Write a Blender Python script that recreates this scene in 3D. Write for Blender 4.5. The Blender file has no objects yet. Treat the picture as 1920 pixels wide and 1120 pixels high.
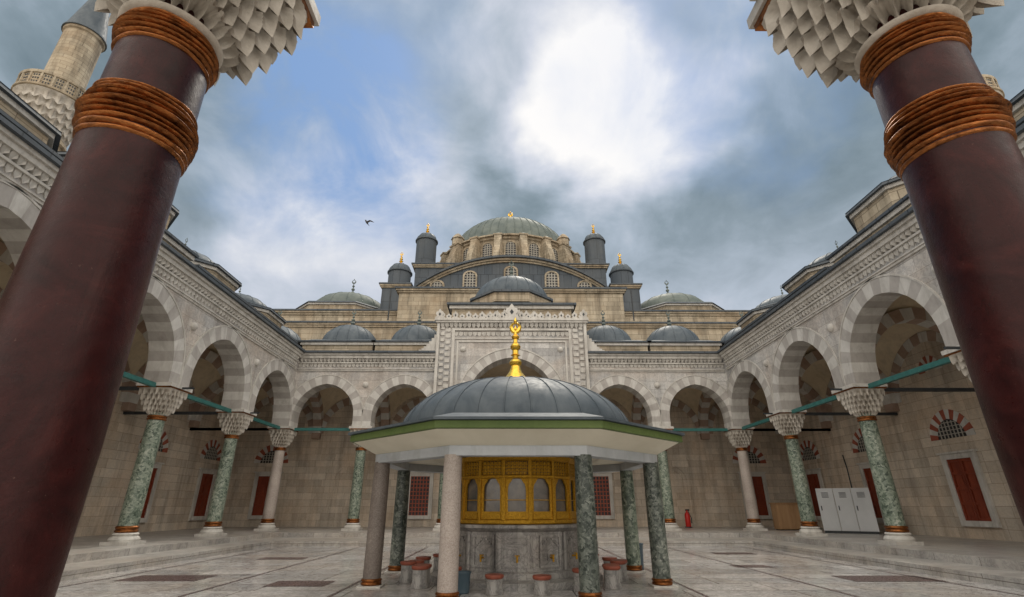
import bpy, math, random
from math import sin, cos, pi, sqrt, radians, acos, atan2
from mathutils import Vector
random.seed(4)
ZOFF=1.5
D=bpy.data
# ---------------------------------------------------------------- node helpers
class NT:
    def __init__(s,mat):
        s.nt=mat.node_tree; s.n=s.nt.nodes; s.l=s.nt.links
    def new(s,t,**k):
        n=s.n.new(t)
        for a,b in k.items(): setattr(n,a,b)
        return n
    def set(s,n,key,v):
        if hasattr(v,'links') or isinstance(v,bpy.types.NodeSocket): s.l.new(v,n.inputs[key])
        else: n.inputs[key].default_value=v
    def math(s,op,a,b=0.0,c=None,clamp=False):
        n=s.new('ShaderNodeMath',operation=op); n.use_clamp=clamp
        s.set(n,0,a); s.set(n,1,b)
        if c is not None: s.set(n,2,c)
        return n.outputs[0]
    def vmath(s,op,a,b=None,scale=None):
        n=s.new('ShaderNodeVectorMath',operation=op); s.set(n,0,a)
        if b is not None: s.set(n,1,b)
        if scale is not None: s.set(n,'Scale',scale)
        return n.outputs['Value'] if op in('DOT_PRODUCT','LENGTH') else n.outputs[0]
    def mix(s,f,a,b,blend='MIX'):
        n=s.new('ShaderNodeMix',data_type='RGBA',blend_type=blend)
        s.set(n,0,f); s.set(n,6,a); s.set(n,7,b); return n.outputs[2]
    def noise(s,vec,scale,detail=4,rough=.55,dist=0):
        n=s.new('ShaderNodeTexNoise'); 
        if vec is not None: s.set(n,'Vector',vec)
        n.inputs['Scale'].default_value=scale; n.inputs['Detail'].default_value=detail
        n.inputs['Roughness'].default_value=rough; n.inputs['Distortion'].default_value=dist
        return n
    def ramp(s,f,stops):
        n=s.new('ShaderNodeValToRGB'); s.set(n,0,f); e=n.color_ramp.elements
        while len(e)<len(stops): e.new(.5)
        for x,(p,c) in zip(e,stops):
            x.position=p; x.color=(c[0],c[1],c[2],1) if not isinstance(c,(int,float)) else (c,c,c,1)
        return n.outputs[0]
    def rng(s,v,a,b,c,d,smooth=False):
        n=s.new('ShaderNodeMapRange'); 
        if smooth: n.interpolation_type='SMOOTHSTEP'
        s.set(n,0,v); 
        for i,x in enumerate((a,b,c,d)): n.inputs[i+1].default_value=x
        return n.outputs[0]
    def mapping(s,vec,scale=(1,1,1),loc=(0,0,0),rot=(0,0,0)):
        n=s.new('ShaderNodeMapping'); s.set(n,0,vec)
        n.inputs['Scale'].default_value=scale; n.inputs['Location'].default_value=loc; n.inputs['Rotation'].default_value=rot
        return n.outputs[0]
def c4(c): return (c[0],c[1],c[2],1)
MATS={}
def newmat(name):
    m=D.materials.new(name); m.use_nodes=True; t=NT(m)
    b=t.n['Principled BSDF']; MATS[name]=m; return m,t,b
def boxuv(t):
    tc=t.new('ShaderNodeTexCoord').outputs['Object']
    sp=t.new('ShaderNodeSeparateXYZ'); t.l.new(tc,sp.inputs[0])
    g=t.new('ShaderNodeNewGeometry'); ab=t.vmath('ABSOLUTE',g.outputs['True Normal'])
    sn=t.new('ShaderNodeSeparateXYZ'); t.l.new(ab,sn.inputs[0])
    s=t.math('GREATER_THAN',sn.outputs[0],sn.outputs[1]); zf=t.math('GREATER_THAN',sn.outputs[2],.8)
    def lerp(a,b,f): return t.math('ADD',t.math('MULTIPLY',a,t.math('SUBTRACT',1.0,f)),t.math('MULTIPLY',b,f))
    u=lerp(sp.outputs[0],sp.outputs[1],s); u=lerp(u,sp.outputs[0],zf)
    v=lerp(sp.outputs[2],sp.outputs[1],zf)
    cb=t.new('ShaderNodeCombineXYZ'); t.l.new(u,cb.inputs[0]); t.l.new(v,cb.inputs[1])
    return cb.outputs[0],tc
def stone(name,c1,c2,mortar,bw=.9,bh=.36,ms=.006,rough=.75,spec=.3,warm=(.5,.4,.3),wamt=.35,streak=.35,bump=.25,vein=.3):
    m,t,b=newmat(name); uv,tc=boxuv(t)
    br=t.new('ShaderNodeTexBrick'); t.l.new(uv,br.inputs['Vector'])
    br.offset=.5; br.offset_frequency=2; br.squash=1.25; br.squash_frequency=3
    for k,v in (('Color1',c4(c1)),('Color2',c4(c2)),('Mortar',c4(mortar)),('Scale',1.0),('Mortar Size',ms),('Mortar Smooth',.2),('Bias',-.05),('Brick Width',bw),('Row Height',bh)):
        br.inputs[k].default_value=v
    n1=t.noise(tc,.45,5,.6,.4); n2=t.noise(tc,3.0,6,.65,1.8)
    n3=t.noise(t.mapping(tc,(2.2,2.2,.25)),1.0,5,.6,.3)
    col=t.mix(t.rng(n1.outputs[0],.42,.68,0,wamt),br.outputs['Color'],c4(warm))
    v=t.math('ABSOLUTE',t.math('SUBTRACT',n2.outputs[0],.5))
    col=t.mix(t.rng(v,0,.06,vein,0),col,t.mix(1.0,col,(.55,.55,.57,1),'MULTIPLY'))
    k=t.rng(n3.outputs[0],.45,.75,1.0,1.0-streak)
    kc=t.new('ShaderNodeCombineXYZ'); [t.l.new(k,kc.inputs[i]) for i in range(3)]
    col=t.mix(1.0,col,kc.outputs[0],'MULTIPLY')
    t.l.new(col,b.inputs['Base Color'])
    b.inputs['Roughness'].default_value=rough; b.inputs['Specular IOR Level'].default_value=spec
    if bump>0:
        h=t.math('ADD',t.math('MULTIPLY',br.outputs['Fac'],-1.0),t.math('MULTIPLY',t.noise(tc,9,4,.65).outputs[0],.6))
        bp=t.new('ShaderNodeBump'); t.l.new(h,bp.inputs['Height']); bp.inputs['Strength'].default_value=bump; bp.inputs['Distance'].default_value=.02
        t.l.new(bp.outputs[0],b.inputs['Normal'])
    return m
def plain(name,c1,c2,scale=3,rough=.6,metal=0,spec=.4,bump=.15,bscale=20,dist=.6,stretch=(1,1,1),recess_shade=None,soot=0):
    m,t,b=newmat(name); tc=t.new('ShaderNodeTexCoord').outputs['Object']
    v=t.mapping(tc,stretch)
    n=t.noise(v,scale,5,.65,dist)
    col=t.ramp(n.outputs[0],[(.3,c1),(.7,c2)])
    if recess_shade:  # recess shade painted into the base colour via pointiness, broken up by noise
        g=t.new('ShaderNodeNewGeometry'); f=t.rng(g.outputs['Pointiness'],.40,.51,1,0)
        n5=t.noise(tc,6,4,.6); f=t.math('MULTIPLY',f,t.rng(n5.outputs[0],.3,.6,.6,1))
        col=t.mix(f,col,c4(recess_shade))
    if soot:
        n6=t.noise(t.mapping(tc,(3,3,.6)),1.1,6,.7,.5)
        col=t.mix(t.rng(n6.outputs[0],.48,.7,0,soot),col,(.16,.14,.12,1))
    t.l.new(col,b.inputs['Base Color'])
    n2=t.noise(v,bscale,4,.6)
    t.l.new(t.rng(n2.outputs[0],.3,.7,max(rough-.1,.05),min(rough+.12,1)),b.inputs['Roughness'])
    b.inputs['Metallic'].default_value=metal; b.inputs['Specular IOR Level'].default_value=spec
    bp=t.new('ShaderNodeBump'); t.l.new(n2.outputs[0],bp.inputs['Height']); bp.inputs['Strength'].default_value=bump; bp.inputs['Distance'].default_value=.02
    t.l.new(bp.outputs[0],b.inputs['Normal']); return m
def breccia(name,stops,scale=7,rough=.4,warp=.28,fine=.5):
    m,t,b=newmat(name); tc=t.new('ShaderNodeTexCoord').outputs['Object']
    nz=t.noise(tc,5,4,.6); d=t.vmath('SCALE',nz.outputs['Color'],scale=warp); vec=t.vmath('ADD',tc,d)
    vo=t.new('ShaderNodeTexVoronoi'); t.l.new(vec,vo.inputs['Vector']); vo.inputs['Scale'].default_value=scale
    sp=t.new('ShaderNodeSeparateColor'); t.l.new(vo.outputs['Color'],sp.inputs[0])
    n2=t.noise(tc,22,5,.7,1.0); n3=t.noise(tc,1.4,3,.5)
    f=t.math('ADD',t.math('MULTIPLY',sp.outputs[0],.95-fine),t.math('MULTIPLY',n2.outputs[0],fine))
    f=t.math('ADD',f,t.rng(n3.outputs[0],.3,.7,-.12,.12))
    t.l.new(t.ramp(f,stops),b.inputs['Base Color']); b.inputs['Roughness'].default_value=rough
    b.inputs['Specular IOR Level'].default_value=.35; return m

M_marble=stone('marble_ashlar',(.62,.61,.59),(.36,.355,.35),(.25,.23,.21),1.15,.46,.007,.6,.3,(.55,.45,.36),.6,.35,.25,.6)
M_wall=stone('portico_wall_stone',(.66,.58,.48),(.46,.40,.33),(.28,.23,.18),.85,.38,.008,.75,.2,(.60,.44,.30),.5,.4)
M_mosque=stone('limestone_ashlar',(.52,.45,.34),(.35,.30,.225),(.2,.165,.12),.8,.34,.013,.85,.2,(.37,.27,.17),.55,.6)
M_floor=stone('courtyard_marble',(.58,.57,.555),(.32,.32,.32),(.10,.09,.085),1.7,.85,.016,.20,.5,(.45,.39,.33),.6,.35,.05,.9)
M_plat=stone('platform_marble',(.50,.48,.45),(.37,.355,.335),(.18,.16,.14),1.4,.7,.010,.33,.45,(.44,.37,.30),.5,.4,.12,.6)
M_vw=plain('voussoir_white',(.46,.445,.415),(.62,.605,.575),1.5,.6,bscale=12,soot=.35)
M_vg=plain('voussoir_grey',(.34,.32,.30),(.45,.425,.40),1.5,.6,bscale=12,soot=.35)
M_vr=plain('voussoir_red',(.24,.055,.03),(.35,.10,.06),2,.7)
M_vp=plain('voussoir_rose',(.29,.20,.155),(.39,.29,.23),2,.7)
M_cap=plain('carved_marble',(.38,.345,.295),(.62,.58,.52),2.6,.75,bscale=16,bump=.5,spec=.2,recess_shade=(.11,.08,.055))  # carved hollows get painted-in shade colour
M_trim=plain('marble_trim',(.44,.42,.385),(.60,.58,.54),1.2,.6,bscale=10,soot=.5)
M_plaster=plain('vault_plaster',(.54,.44,.30),(.66,.56,.41),.7,.85,bscale=6,soot=.3)
M_lead=stone('lead_sheet',(.058,.074,.092),(.085,.10,.118),(.025,.032,.04),.62,2.2,.02,.6,.3,(.11,.118,.12),.5,.25,.4,0)
M_leadd=plain('lead_dome_sheet',(.050,.068,.086),(.11,.132,.15),1.6,.56,bscale=7,spec=.3,bump=.3,stretch=(1,1,.6))
M_leadg=plain('weathered_lead',(.09,.115,.112),(.175,.20,.182),.9,.65,bscale=5,bump=.3,spec=.25)
M_cop=plain('copper_band',(.07,.026,.010),(.42,.155,.045),9,.35,.85,bscale=28,bump=.5,stretch=(1,1,2.5))
M_gold=plain('gilded_metal',(.75,.42,.04),(1.0,.68,.12),5,.28,.9,bscale=20)
M_gold2=plain('gilded_panel',(.34,.17,.012),(.66,.38,.04),14,.42,.75,bscale=45,bump=1.0,dist=2)
M_teal=plain('teal_painted_iron',(.02,.10,.095),(.04,.165,.15),5,.5)
M_iron=plain('dark_iron',(.02,.025,.03),(.045,.05,.055),5,.5)
M_green=plain('green_fascia',(.085,.13,.04),(.13,.18,.06),1.5,.6,spec=.25)
M_cream=plain('cream_soffit',(.66,.62,.50),(.76,.72,.60),1.2,.7,bump=.05)
M_beam=plain('blue_grey_marble',(.38,.41,.44),(.52,.55,.58),1.3,.6,soot=.25)
M_wood=plain('red_shutter_wood',(.13,.020,.008),(.25,.045,.016),3,.5,stretch=(1,1,.2))
M_tan=plain('light_wood',(.26,.15,.07),(.38,.23,.12),3,.6,stretch=(1,1,.2))
M_dark=plain('dark_interior',(.012,.012,.014),(.03,.03,.035),3,.4)
M_glass=plain('window_glass',(.06,.06,.06),(.20,.17,.14),3.5,.12,bscale=3,bump=.02,spec=.6)
M_grille=plain('stone_lattice',(.32,.30,.26),(.42,.40,.35),3,.8)
M_white=plain('white_painted_steel',(.50,.52,.53),(.60,.61,.62),.8,.45,bump=.02)
M_slab=plain('porphyry_slab',(.06,.04,.04),(.11,.07,.068),5,.28)
M_red=plain('red_enamel',(.5,.02,.015),(.6,.03,.02),3,.35,bump=.02)
M_blue=plain('blue_plastic',(.05,.085,.11),(.08,.12,.15),3,.45,bump=.03)
M_terra=plain('terracotta_rim',(.20,.05,.03),(.30,.085,.05),6,.5)
M_basin=stone('basin_marble',(.46,.45,.43),(.33,.325,.32),(.16,.15,.14),2.3,2.0,.004,.45,.35,(.28,.235,.2),.75,.7,.2,.9)
M_earth=plain('earth',(.16,.14,.11),(.26,.23,.18),.3,.9)
M_feather=plain('gull_feathers',(.06,.06,.065),(.12,.12,.125),6,.8)
M_bgreen=breccia('verde_antico',[(.22,(.045,.065,.05)),(.36,(.12,.155,.12)),(.55,(.215,.255,.205)),(.75,(.34,.37,.305)),(.92,(.5,.5,.43))],16,.33)
M_bdark=breccia('dark_verde_antico',[(.22,(.025,.035,.03)),(.45,(.085,.10,.088)),(.68,(.18,.20,.175)),(.92,(.43,.44,.39))],20,.33)
M_gran=breccia('pink_granite',[(.2,(.28,.235,.205)),(.55,(.42,.365,.33)),(.9,(.54,.48,.435))],70,.5,.1,.6)
M_dgran=breccia('grey_granite',[(.2,(.11,.09,.08)),(.6,(.20,.17,.15)),(.9,(.31,.275,.25))],70,.5,.1,.6)
def porphyry():
    m,t,b=newmat('red_porphyry'); tc=t.new('ShaderNodeTexCoord').outputs['Object']
    n=t.noise(tc,2.6,7,.72,.8); col=t.ramp(n.outputs[0],[(.3,(.012,.0025,.003)),(.55,(.032,.0065,.0065)),(.8,(.068,.0155,.0135))])
    vo=t.noise(tc,60,4,.6)
    big=t.noise(tc,5,4,.6)
    f=t.math('MULTIPLY',t.rng(vo.outputs[0],.66,.74,0,1),t.rng(big.outputs[0],.5,.7,0,.5))
    col=t.mix(f,col,(.22,.14,.11,1))
    cr=t.noise(t.mapping(tc,(1,1,.35)),2.6,7,.7,1.5); cv=t.math('ABSOLUTE',t.math('SUBTRACT',cr.outputs[0],.5))
    col=t.mix(t.rng(cv,0,.006,.6,0),col,(.008,.004,.004,1))
    sc=t.noise(t.mapping(tc,(1.5,1.5,.5)),1.6,6,.65,1.0); col=t.mix(t.rng(sc.outputs[0],.58,.74,0,.35),col,(.10,.042,.036,1))
    t.l.new(col,b.inputs['Base Color'])
    t.l.new(t.rng(t.noise(tc,9,6,.7).outputs[0],.3,.7,.24,.46),b.inputs['Roughness']); b.inputs['Specular IOR Level'].default_value=.18
    bp=t.new('ShaderNodeBump'); t.l.new(t.noise(tc,14,8,.75).outputs[0],bp.inputs['Height']); bp.inputs['Strength'].default_value=.3; bp.inputs['Distance'].default_value=.012
    t.l.new(bp.outputs[0],b.inputs['Normal']); return m
M_porph=porphyry()

# ---------------------------------------------------------------- mesh builder
class MB:
    def __init__(s,T=None): s.v=[]; s.f=[]; s.m=[]; s.mats=[]; s.T=T
    def mi(s,m):
        if m not in s.mats: s.mats.append(m)
        return s.mats.index(m)
    def add(s,vs,fs,m):
        o=len(s.v); T=s.T
        s.v+= [T(*p) for p in vs] if T else [tuple(p) for p in vs]
        i=s.mi(m)
        for f in fs: s.f.append([o+k for k in f]); s.m.append(i)
    def box(s,x0,x1,y0,y1,z0,z1,m):
        s.add([(x,y,z) for z in(z0,z1) for y in(y0,y1) for x in(x0,x1)],[(0,2,3,1),(4,5,7,6),(0,1,5,4),(2,6,7,3),(0,4,6,2),(1,3,7,5)],m)
    def obox(s,cx,cy,ang,hx,hy,z0,z1,m):
        ca,sa=cos(ang),sin(ang)
        P=[(cx+ca*x-sa*y,cy+sa*x+ca*y,z) for z in(z0,z1) for y in(-hy,hy) for x in(-hx,hx)]
        s.add(P,[(0,2,3,1),(4,5,7,6),(0,1,5,4),(2,6,7,3),(0,4,6,2),(1,3,7,5)],m)
    def lathe(s,cx,cy,prof,n,m,rot=0,cap=True):
        vs=[];fs=[]
        for r,z in prof:
            for i in range(n):
                a=rot+2*pi*i/n; vs.append((cx+r*cos(a),cy+r*sin(a),z))
        for k in range(len(prof)-1):
            for i in range(n):
                j=(i+1)%n; fs.append((k*n+i,k*n+j,(k+1)*n+j,(k+1)*n+i))
        if cap:
            fs.append(tuple(range(n))[::-1]); fs.append(tuple((len(prof)-1)*n+i for i in range(n)))
        s.add(vs,fs,m)
    def ngon(s,cx,cy,ap,z0,z1,n,m,ap2=None):
        k=1/cos(pi/n); s.lathe(cx,cy,[(ap*k,z0),((ap2 or ap)*k,z1)],n,m,rot=pi/n-pi/2)
    def tube(s,p,q,r,m,n=8):
        p=Vector(p);q=Vector(q);d=(q-p).normalized();u=d.orthogonal().normalized();w=d.cross(u)
        vs=[tuple(c+u*r*cos(2*pi*i/n)+w*r*sin(2*pi*i/n)) for c in(p,q) for i in range(n)]
        s.add(vs,[(i,(i+1)%n,n+(i+1)%n,n+i) for i in range(n)]+[tuple(range(n))[::-1],tuple(n+i for i in range(n))],m)
    def obj(s,name,parent=None,smooth=35):
        me=D.meshes.new(name); me.from_pydata(s.v,[],s.f)
        for m in s.mats: me.materials.append(m)
        me.polygons.foreach_set('material_index',s.m)
        import bmesh
        bm=bmesh.new(); bm.from_mesh(me); bmesh.ops.recalc_face_normals(bm,faces=bm.faces); bm.to_mesh(me); bm.free()
        if smooth:
            me.polygons.foreach_set('use_smooth',[True]*len(me.polygons)); me.set_sharp_from_angle(angle=radians(smooth))
        me.update(); o=D.objects.new(name,me); bpy.context.collection.objects.link(o)
        if parent: o.parent=parent
        return o
def empty(name,loc=(0,0,0)):
    o=D.objects.new(name,None); bpy.context.collection.objects.link(o); o.empty_display_size=.5; o.location=loc; return o

# ---------------------------------------------------------------- elements
def arc(r,e,n,t=0):
    R=r+e+t; a1=acos(e/R); pts=[]
    for i in range(n+1):
        a=a1*i/n; pts.append((-e+R*cos(a),R*sin(a)))
    return pts+[(-x,z) for x,z in pts[-2::-1]]
def voussoirs(mb,uc,zc,r,e,t,w0,w1,zs,ma,mbm,n=9,lip=.025):
    A=arc(r-lip,e,n); B=arc(r,e,n,t)
    k=0
    for i in range(len(A)-1):
        m=ma if k%2==0 else mbm; k+=1
        (x0,z0),(x1,z1),(X0,Z0),(X1,Z1)=A[i],A[i+1],B[i],B[i+1]
        vs=[(uc+x,w,zc+z) for w in(w0,w1) for x,z in((x0,z0),(x1,z1),(X1,Z1),(X0,Z0))]
        mb.add(vs,[(0,1,2,3),(7,6,5,4),(0,4,5,1),(1,5,6,2),(2,6,7,3),(3,7,4,0)],m)
    h=(zc-zs)
    if h>.05:
        ns=max(1,round(h/.35))
        for sgn in(1,-1):
            for q in range(ns):
                m=mbm if q%2==0 else ma
                x0,x1=sorted((uc+sgn*(r-lip),uc+sgn*(r+t)))
                mb.box(x0,x1,w0,w1,zc-h*(q+1)/ns,zc-h*q/ns,m)
def archline(mb,uc,zc,r,e,t0,t1,w0,w1,zs,m,n=12):
    A=arc(r,e,n,t0); B=arc(r,e,n,t1)
    if zc-zs>.05: A=[(A[0][0],zs-zc)]+A+[(A[-1][0],zs-zc)]; B=[(B[0][0],zs-zc)]+B+[(B[-1][0],zs-zc)]
    k=len(A); vs=[(uc+x,w,zc+z) for w in(w0,w1) for P in(A,B) for x,z in P]; fs=[]
    for i in range(k-1):
        for a_,b_ in((0,1),(1,3),(3,2),(2,0)): fs.append((a_*k+i,a_*k+i+1,b_*k+i+1,b_*k+i))
    mb.add(vs,fs,m)
def arch_wall(mb,bays,zs,zt,w0,w1,m,n=10,e_k=.08):
    for (u0,u1,uc,r,zc) in bays:
        e=e_k*r; P=[(uc+x,zc+z) for x,z in arc(r,e,n)]
        P=[(P[0][0],zs)]+P+[(P[-1][0],zs)]
        top=zt
        for w in(w0,w1):
            vs=[];fs=[]
            for (x,z) in P: vs+= [(x,w,z),(x,w,top)]
            for i in range(len(P)-1):
                if abs(P[i][0]-P[i+1][0])>1e-6: fs.append((2*i,2*i+2,2*i+3,2*i+1))
            mb.add(vs,fs,m)
            mb.add([(P[0][0],w,zs),(u1,w,zs),(u1,w,top),(P[0][0],w,top)],[(0,1,2,3)],m)
            mb.add([(P[-1][0],w,zs),(u0,w,zs),(u0,w,top),(P[-1][0],w,top)],[(0,1,2,3)],m)
        vs=[];fs=[]
        for (x,z) in P: vs+=[(x,w0,z),(x,w1,z)]
        for i in range(len(P)-1): fs.append((2*i,2*i+2,2*i+3,2*i+1))
        mb.add(vs,fs,m)
        mb.add([(P[0][0],w0,zs),(u1,w0,zs),(u1,w1,zs),(P[0][0],w1,zs)],[(0,1,2,3)],m)
        mb.add([(P[-1][0],w0,zs),(u0,w0,zs),(u0,w1,zs),(P[-1][0],w1,zs)],[(0,1,2,3)],m)
def capital(mb,cx,cy,z0,z1,r0,half,m,tiers=4,cells=16,spc=6,rows=5,dep=.035,drop=.22,lip=.05,sub=0):
    n=cells*spc; g=lambda k:(k/tiers)**.85; h=(z1-z0)/tiers
    def rad(a,f):
        p=2+7*f; q=(abs(cos(a))**p+abs(sin(a))**p)**(-1/p); return (r0+(half-r0)*f)*q
    vs=[];R=0
    for k in range(tiers):
        g0,g1=g(k),g(k+1)
        dv=[random.uniform(.45,1.35) if sub else 1 for _ in range(cells+1)]
        for j in range(rows+1):
            t=j/rows
            for i in range(n):
                a=2*pi*i/n
                cc=i/spc+(.5 if k%2 else 0); c=cc%1.0; mm=1-abs(2*c-1)
                dr=drop*dv[int(cc+.5)%cells]
                ex=.5+3.6*mm**.8
                f=g0+(g1-g0)*(t**ex)
                if k>0: f+=lip*max(0,1-mm*2.2)*(1-t)
                r=rad(a,min(f,1))
                if j<rows: r-= dep*(half/.6)*(mm**.6)*sin(pi*min(t*1.0+.12,1))
                if sub: r+= sub*cos(6*pi*c)*(1-t*.6)+random.uniform(-.004,.004)
                z=z0+h*(k+t)
                if j==0 and k>0: z-=h*dr*(1-mm)**1.3
                if j==1 and k>0: z-=h*dr*.4*(1-mm)**2
                vs.append((cx+r*cos(a),cy+r*sin(a),z))
            R+=1
    fs=[]
    for k in range(R-1):
        for i in range(n):
            j=(i+1)%n; fs.append((k*n+i,k*n+j,(k+1)*n+j,(k+1)*n+i))
    fs.append(tuple((R-1)*n+i for i in range(n)))
    mb.add(vs,fs,m)
def rings(r,z0,z1,k,amp):
    p=[(r,z0)]
    h=(z1-z0)/k
    for i in range(k):
        for j in range(7):
            a=pi*j/6; p.append((r+amp*(.25+sin(a)),z0+h*(i+.04+.92*j/6)))
    p.append((r,z1)); return p
def ropes(mb,cx,cy,r,spec,n,m):
    for (z0,z1,amp) in spec:
        o=len(mb.v); mb.lathe(cx,cy,rings(r,z0,z1,1,amp),n,m)
        ph=random.uniform(0,6); 
        for q in range(o,len(mb.v)):
            x,y,z=mb.v[q]; a=atan2(y-cy,x-cx); k=1+.010*sin(3*a+ph)+.006*sin(7*a+2*ph)
            mb.v[q]=(cx+(x-cx)*k,cy+(y-cy)*k,z+.004*sin(2*a+ph))
ZP=-1.12; ZA=3.87
def column(mb,cx,cy,shaft,r=.27,big=False):
    mb.box(cx-.43,cx+.43,cy-.43,cy+.43,ZP,ZP+.1,M_trim)
    mb.lathe(cx,cy,[(.42,ZP+.1),(.43,ZP+.16),(.40,ZP+.22),(.34,ZP+.26),(.37,ZP+.31),(.33,ZP+.35)],32,M_trim)
    mb.lathe(cx,cy,rings(r+.02,ZP+.35,ZP+.55,2,.03),32,M_cop)
    top=3.0
    mb.lathe(cx,cy,[(r+.01,ZP+.5),(r+.015,.3),(r-.005,1.6),(r-.02,top)],40 if not big else 72,shaft)
    if big:
        R=r-.01
        ropes(mb,cx,cy,R,[(1.94,1.975,.012),(1.975,2.015,.018),(2.015,2.05,.026),(2.055,2.08,.030),(2.085,2.115,.034),(2.12,2.165,.040),(2.17,2.195,.032),(2.2,2.235,.028),(2.24,2.27,.018),(2.275,2.30,.012)],72,M_cop)
        ropes(mb,cx,cy,R-.005,[(2.655,2.685,.012),(2.69,2.72,.020),(2.725,2.75,.028),(2.755,2.79,.034),(2.795,2.82,.030),(2.825,2.85,.024),(2.855,2.885,.016)],72,M_cop)
        mb.lathe(cx,cy,[(R-.01,2.88),(r+.02,2.9),(r+.03,2.915),(r+.01,2.93)],72,M_cap)
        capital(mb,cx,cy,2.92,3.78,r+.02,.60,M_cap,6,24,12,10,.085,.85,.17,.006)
        mb.box(cx-.60,cx+.60,cy-.60,cy+.60,3.782,3.84,M_cop)
        mb.box(cx-.63,cx+.63,cy-.63,cy+.63,3.842,ZA+.08,M_trim)
    else:
        mb.lathe(cx,cy,rings(r,2.74,2.90,2,.024),32,M_cop)
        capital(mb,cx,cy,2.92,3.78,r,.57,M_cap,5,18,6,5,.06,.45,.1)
        mb.box(cx-.58,cx+.58,cy-.58,cy+.58,3.782,3.83,M_cop)
        mb.box(cx-.61,cx+.61,cy-.61,cy+.61,3.832,ZA+.08,M_trim)
def dome(mb,cx,cy,r,h,zb,n,m,ribs=0,k=12,rr=.03):
    pr=[(r*cos(pi/2*i/k),zb+h*sin(pi/2*i/k)) for i in range(k)]+[(.02,zb+h)]
    mb.lathe(cx,cy,pr,n,m)
    for q in range(ribs):
        a=2*pi*(q+.5)/ribs; vs=[];fs=[]
        for i in range(k+1):
            t=pi/2*min(i/k,.93); x=r*cos(t); z=zb+h*sin(t)
            for (dr,dt) in((-.01,-rr),(rr*1.1,-rr*.5),(rr*1.1,rr*.5),(-.01,rr)):
                R=x+dr*cos(t); vs.append((cx+R*cos(a)-dt*sin(a),cy+R*sin(a)+dt*cos(a),z+dr*sin(t)))
        for i in range(k):
            for j in range(3): fs.append((4*i+j,4*i+j+1,4*i+5+j,4*i+4+j))
        mb.add(vs,fs,m)
def finial(mb,cx,cy,z,h,m,w=None,n=20):
    w=w or h*.09
    P=[(1.9,0),(1.5,.03),(.7,.08),(.45,.14),(.4,.18),(1.0,.22),(1.25,.26),(1.0,.30),(.35,.34),(.35,.38),(.85,.41),(1.0,.45),(.85,.49),(.3,.52),(.3,.58),(.6,.6),(.75,.63),(.6,.66),(.25,.69),(.22,.78),(.1,.82)]
    mb.lathe(cx,cy,[(p*w,z+q*h) for p,q in P],n,m)
    zc=z+h*.89; R=h*.085; t=w*.22; vs=[];fs=[];N=20
    for i in range(N):
        a=2*pi*i/N; th=t*(1.3-.8*sin(a))
        for dr,dy in((-th,0),(0,-t),(th,0),(0,t)):
            vs.append((cx+(R+dr)*cos(a),cy+dy,zc+(R+dr)*sin(a)))
    for i in range(N):
        for j in range(4): fs.append((4*i+j,4*i+(j+1)%4,4*((i+1)%N)+(j+1)%4,4*((i+1)%N)+j))
    mb.add(vs,fs,m)
    mb.lathe(cx,cy,[(w*.15,zc+R),(w*.3,zc+R*1.3),(w*.05,zc+R*2)],8,m)
def cornice_teeth(mb,u0,u1,w,z0,z1,step,m,d=.12):
    n=int((u1-u0)/step); st=(u1-u0)/n
    for i in range(n):
        a=u0+i*st+st*.08; b=u0+(i+1)*st-st*.08; c=(a+b)/2; zm=z0+(z1-z0)*.45
        P=[(a,zm),(c,z0),(b,zm),(b,z1),(a,z1)]
        vs=[(x,w,z) for x,z in P]+[(x,w-d*(1 if z>zm-.001 else .25),z) for x,z in P]
        mb.add(vs,[(5,6,7,8,9),(0,1,6,5),(1,2,7,6),(2,3,8,7),(3,4,9,8),(4,0,5,9)],m)
def sail(mb,u0,u1,w0,w1,zc,m,n=14):
    hu=(u1-u0)/2;hw=(w1-w0)/2;H=(hu+hw)/2;vs=[];fs=[]
    for i in range(n+1):
        for j in range(n+1):
            x=-1+2*i/n;y=-1+2*j/n
            vs.append((u0+hu*(1+x),w0+hw*(1+y),zc+H*sqrt(max(2.02-x*x-y*y,0))))
    for i in range(n):
        for j in range(n):
            a=i*(n+1)+j; fs.append((a,a+1,a+n+2,a+n+1))
    mb.add(vs,fs,m)
def window(mb,u,w,kind='shutter'):
    z0,z1,h=-.5,1.72,.58
    F=M_trim
    mb.box(u-h-.22,u-h,w-.1,w+.05,z0-.2,z1+.2,F); mb.box(u+h,u+h+.22,w-.1,w+.05,z0-.2,z1+.2,F)
    mb.box(u-h,u+h,w-.098,w+.05,z1,z1+.198,F); mb.box(u-h,u+h,w-.13,w+.05,z0-.198,z0,F)
    mb.box(u-h-.3,u+h+.3,w-.16,w+.05,z1+.2,z1+.27,F)
    mb.box(u-h,u+h,w-.012,w+.03,z0,z1,M_wood if kind=='shutter' else M_dark)
    if kind=='shutter':
        for s in(-1,1):
            c=u+s*h/2
            for x0,x1 in((c-h/2+.01,c-h/2+.09),(c+h/2-.09,c+h/2-.01)): mb.box(x0,x1,w-.06,w-.014,z0,z1,M_wood)
            for zz in(z0,z0+.55,z0+1.1,z0+1.65,z1-.1): mb.box(c-h/2+.09,c+h/2-.09,w-.055,w-.014,zz,zz+.09,M_wood)
            for zz in(z0+.17,z0+.72,z0+1.27): mb.box(c-h/2+.14,c+h/2-.14,w-.035,w-.014,zz,zz+.3,M_wood)
    else:
        for i in range(7):
            x=u-h+2*h*i/6; mb.box(x-.03,x+.03,w-.07,w-.03,z0,z1,M_vr)
        for i in range(11):
            z=z0+(z1-z0)*i/10; mb.box(u-h,u+h,w-.08,w-.035,z-.03,z+.03,M_vr)
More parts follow.
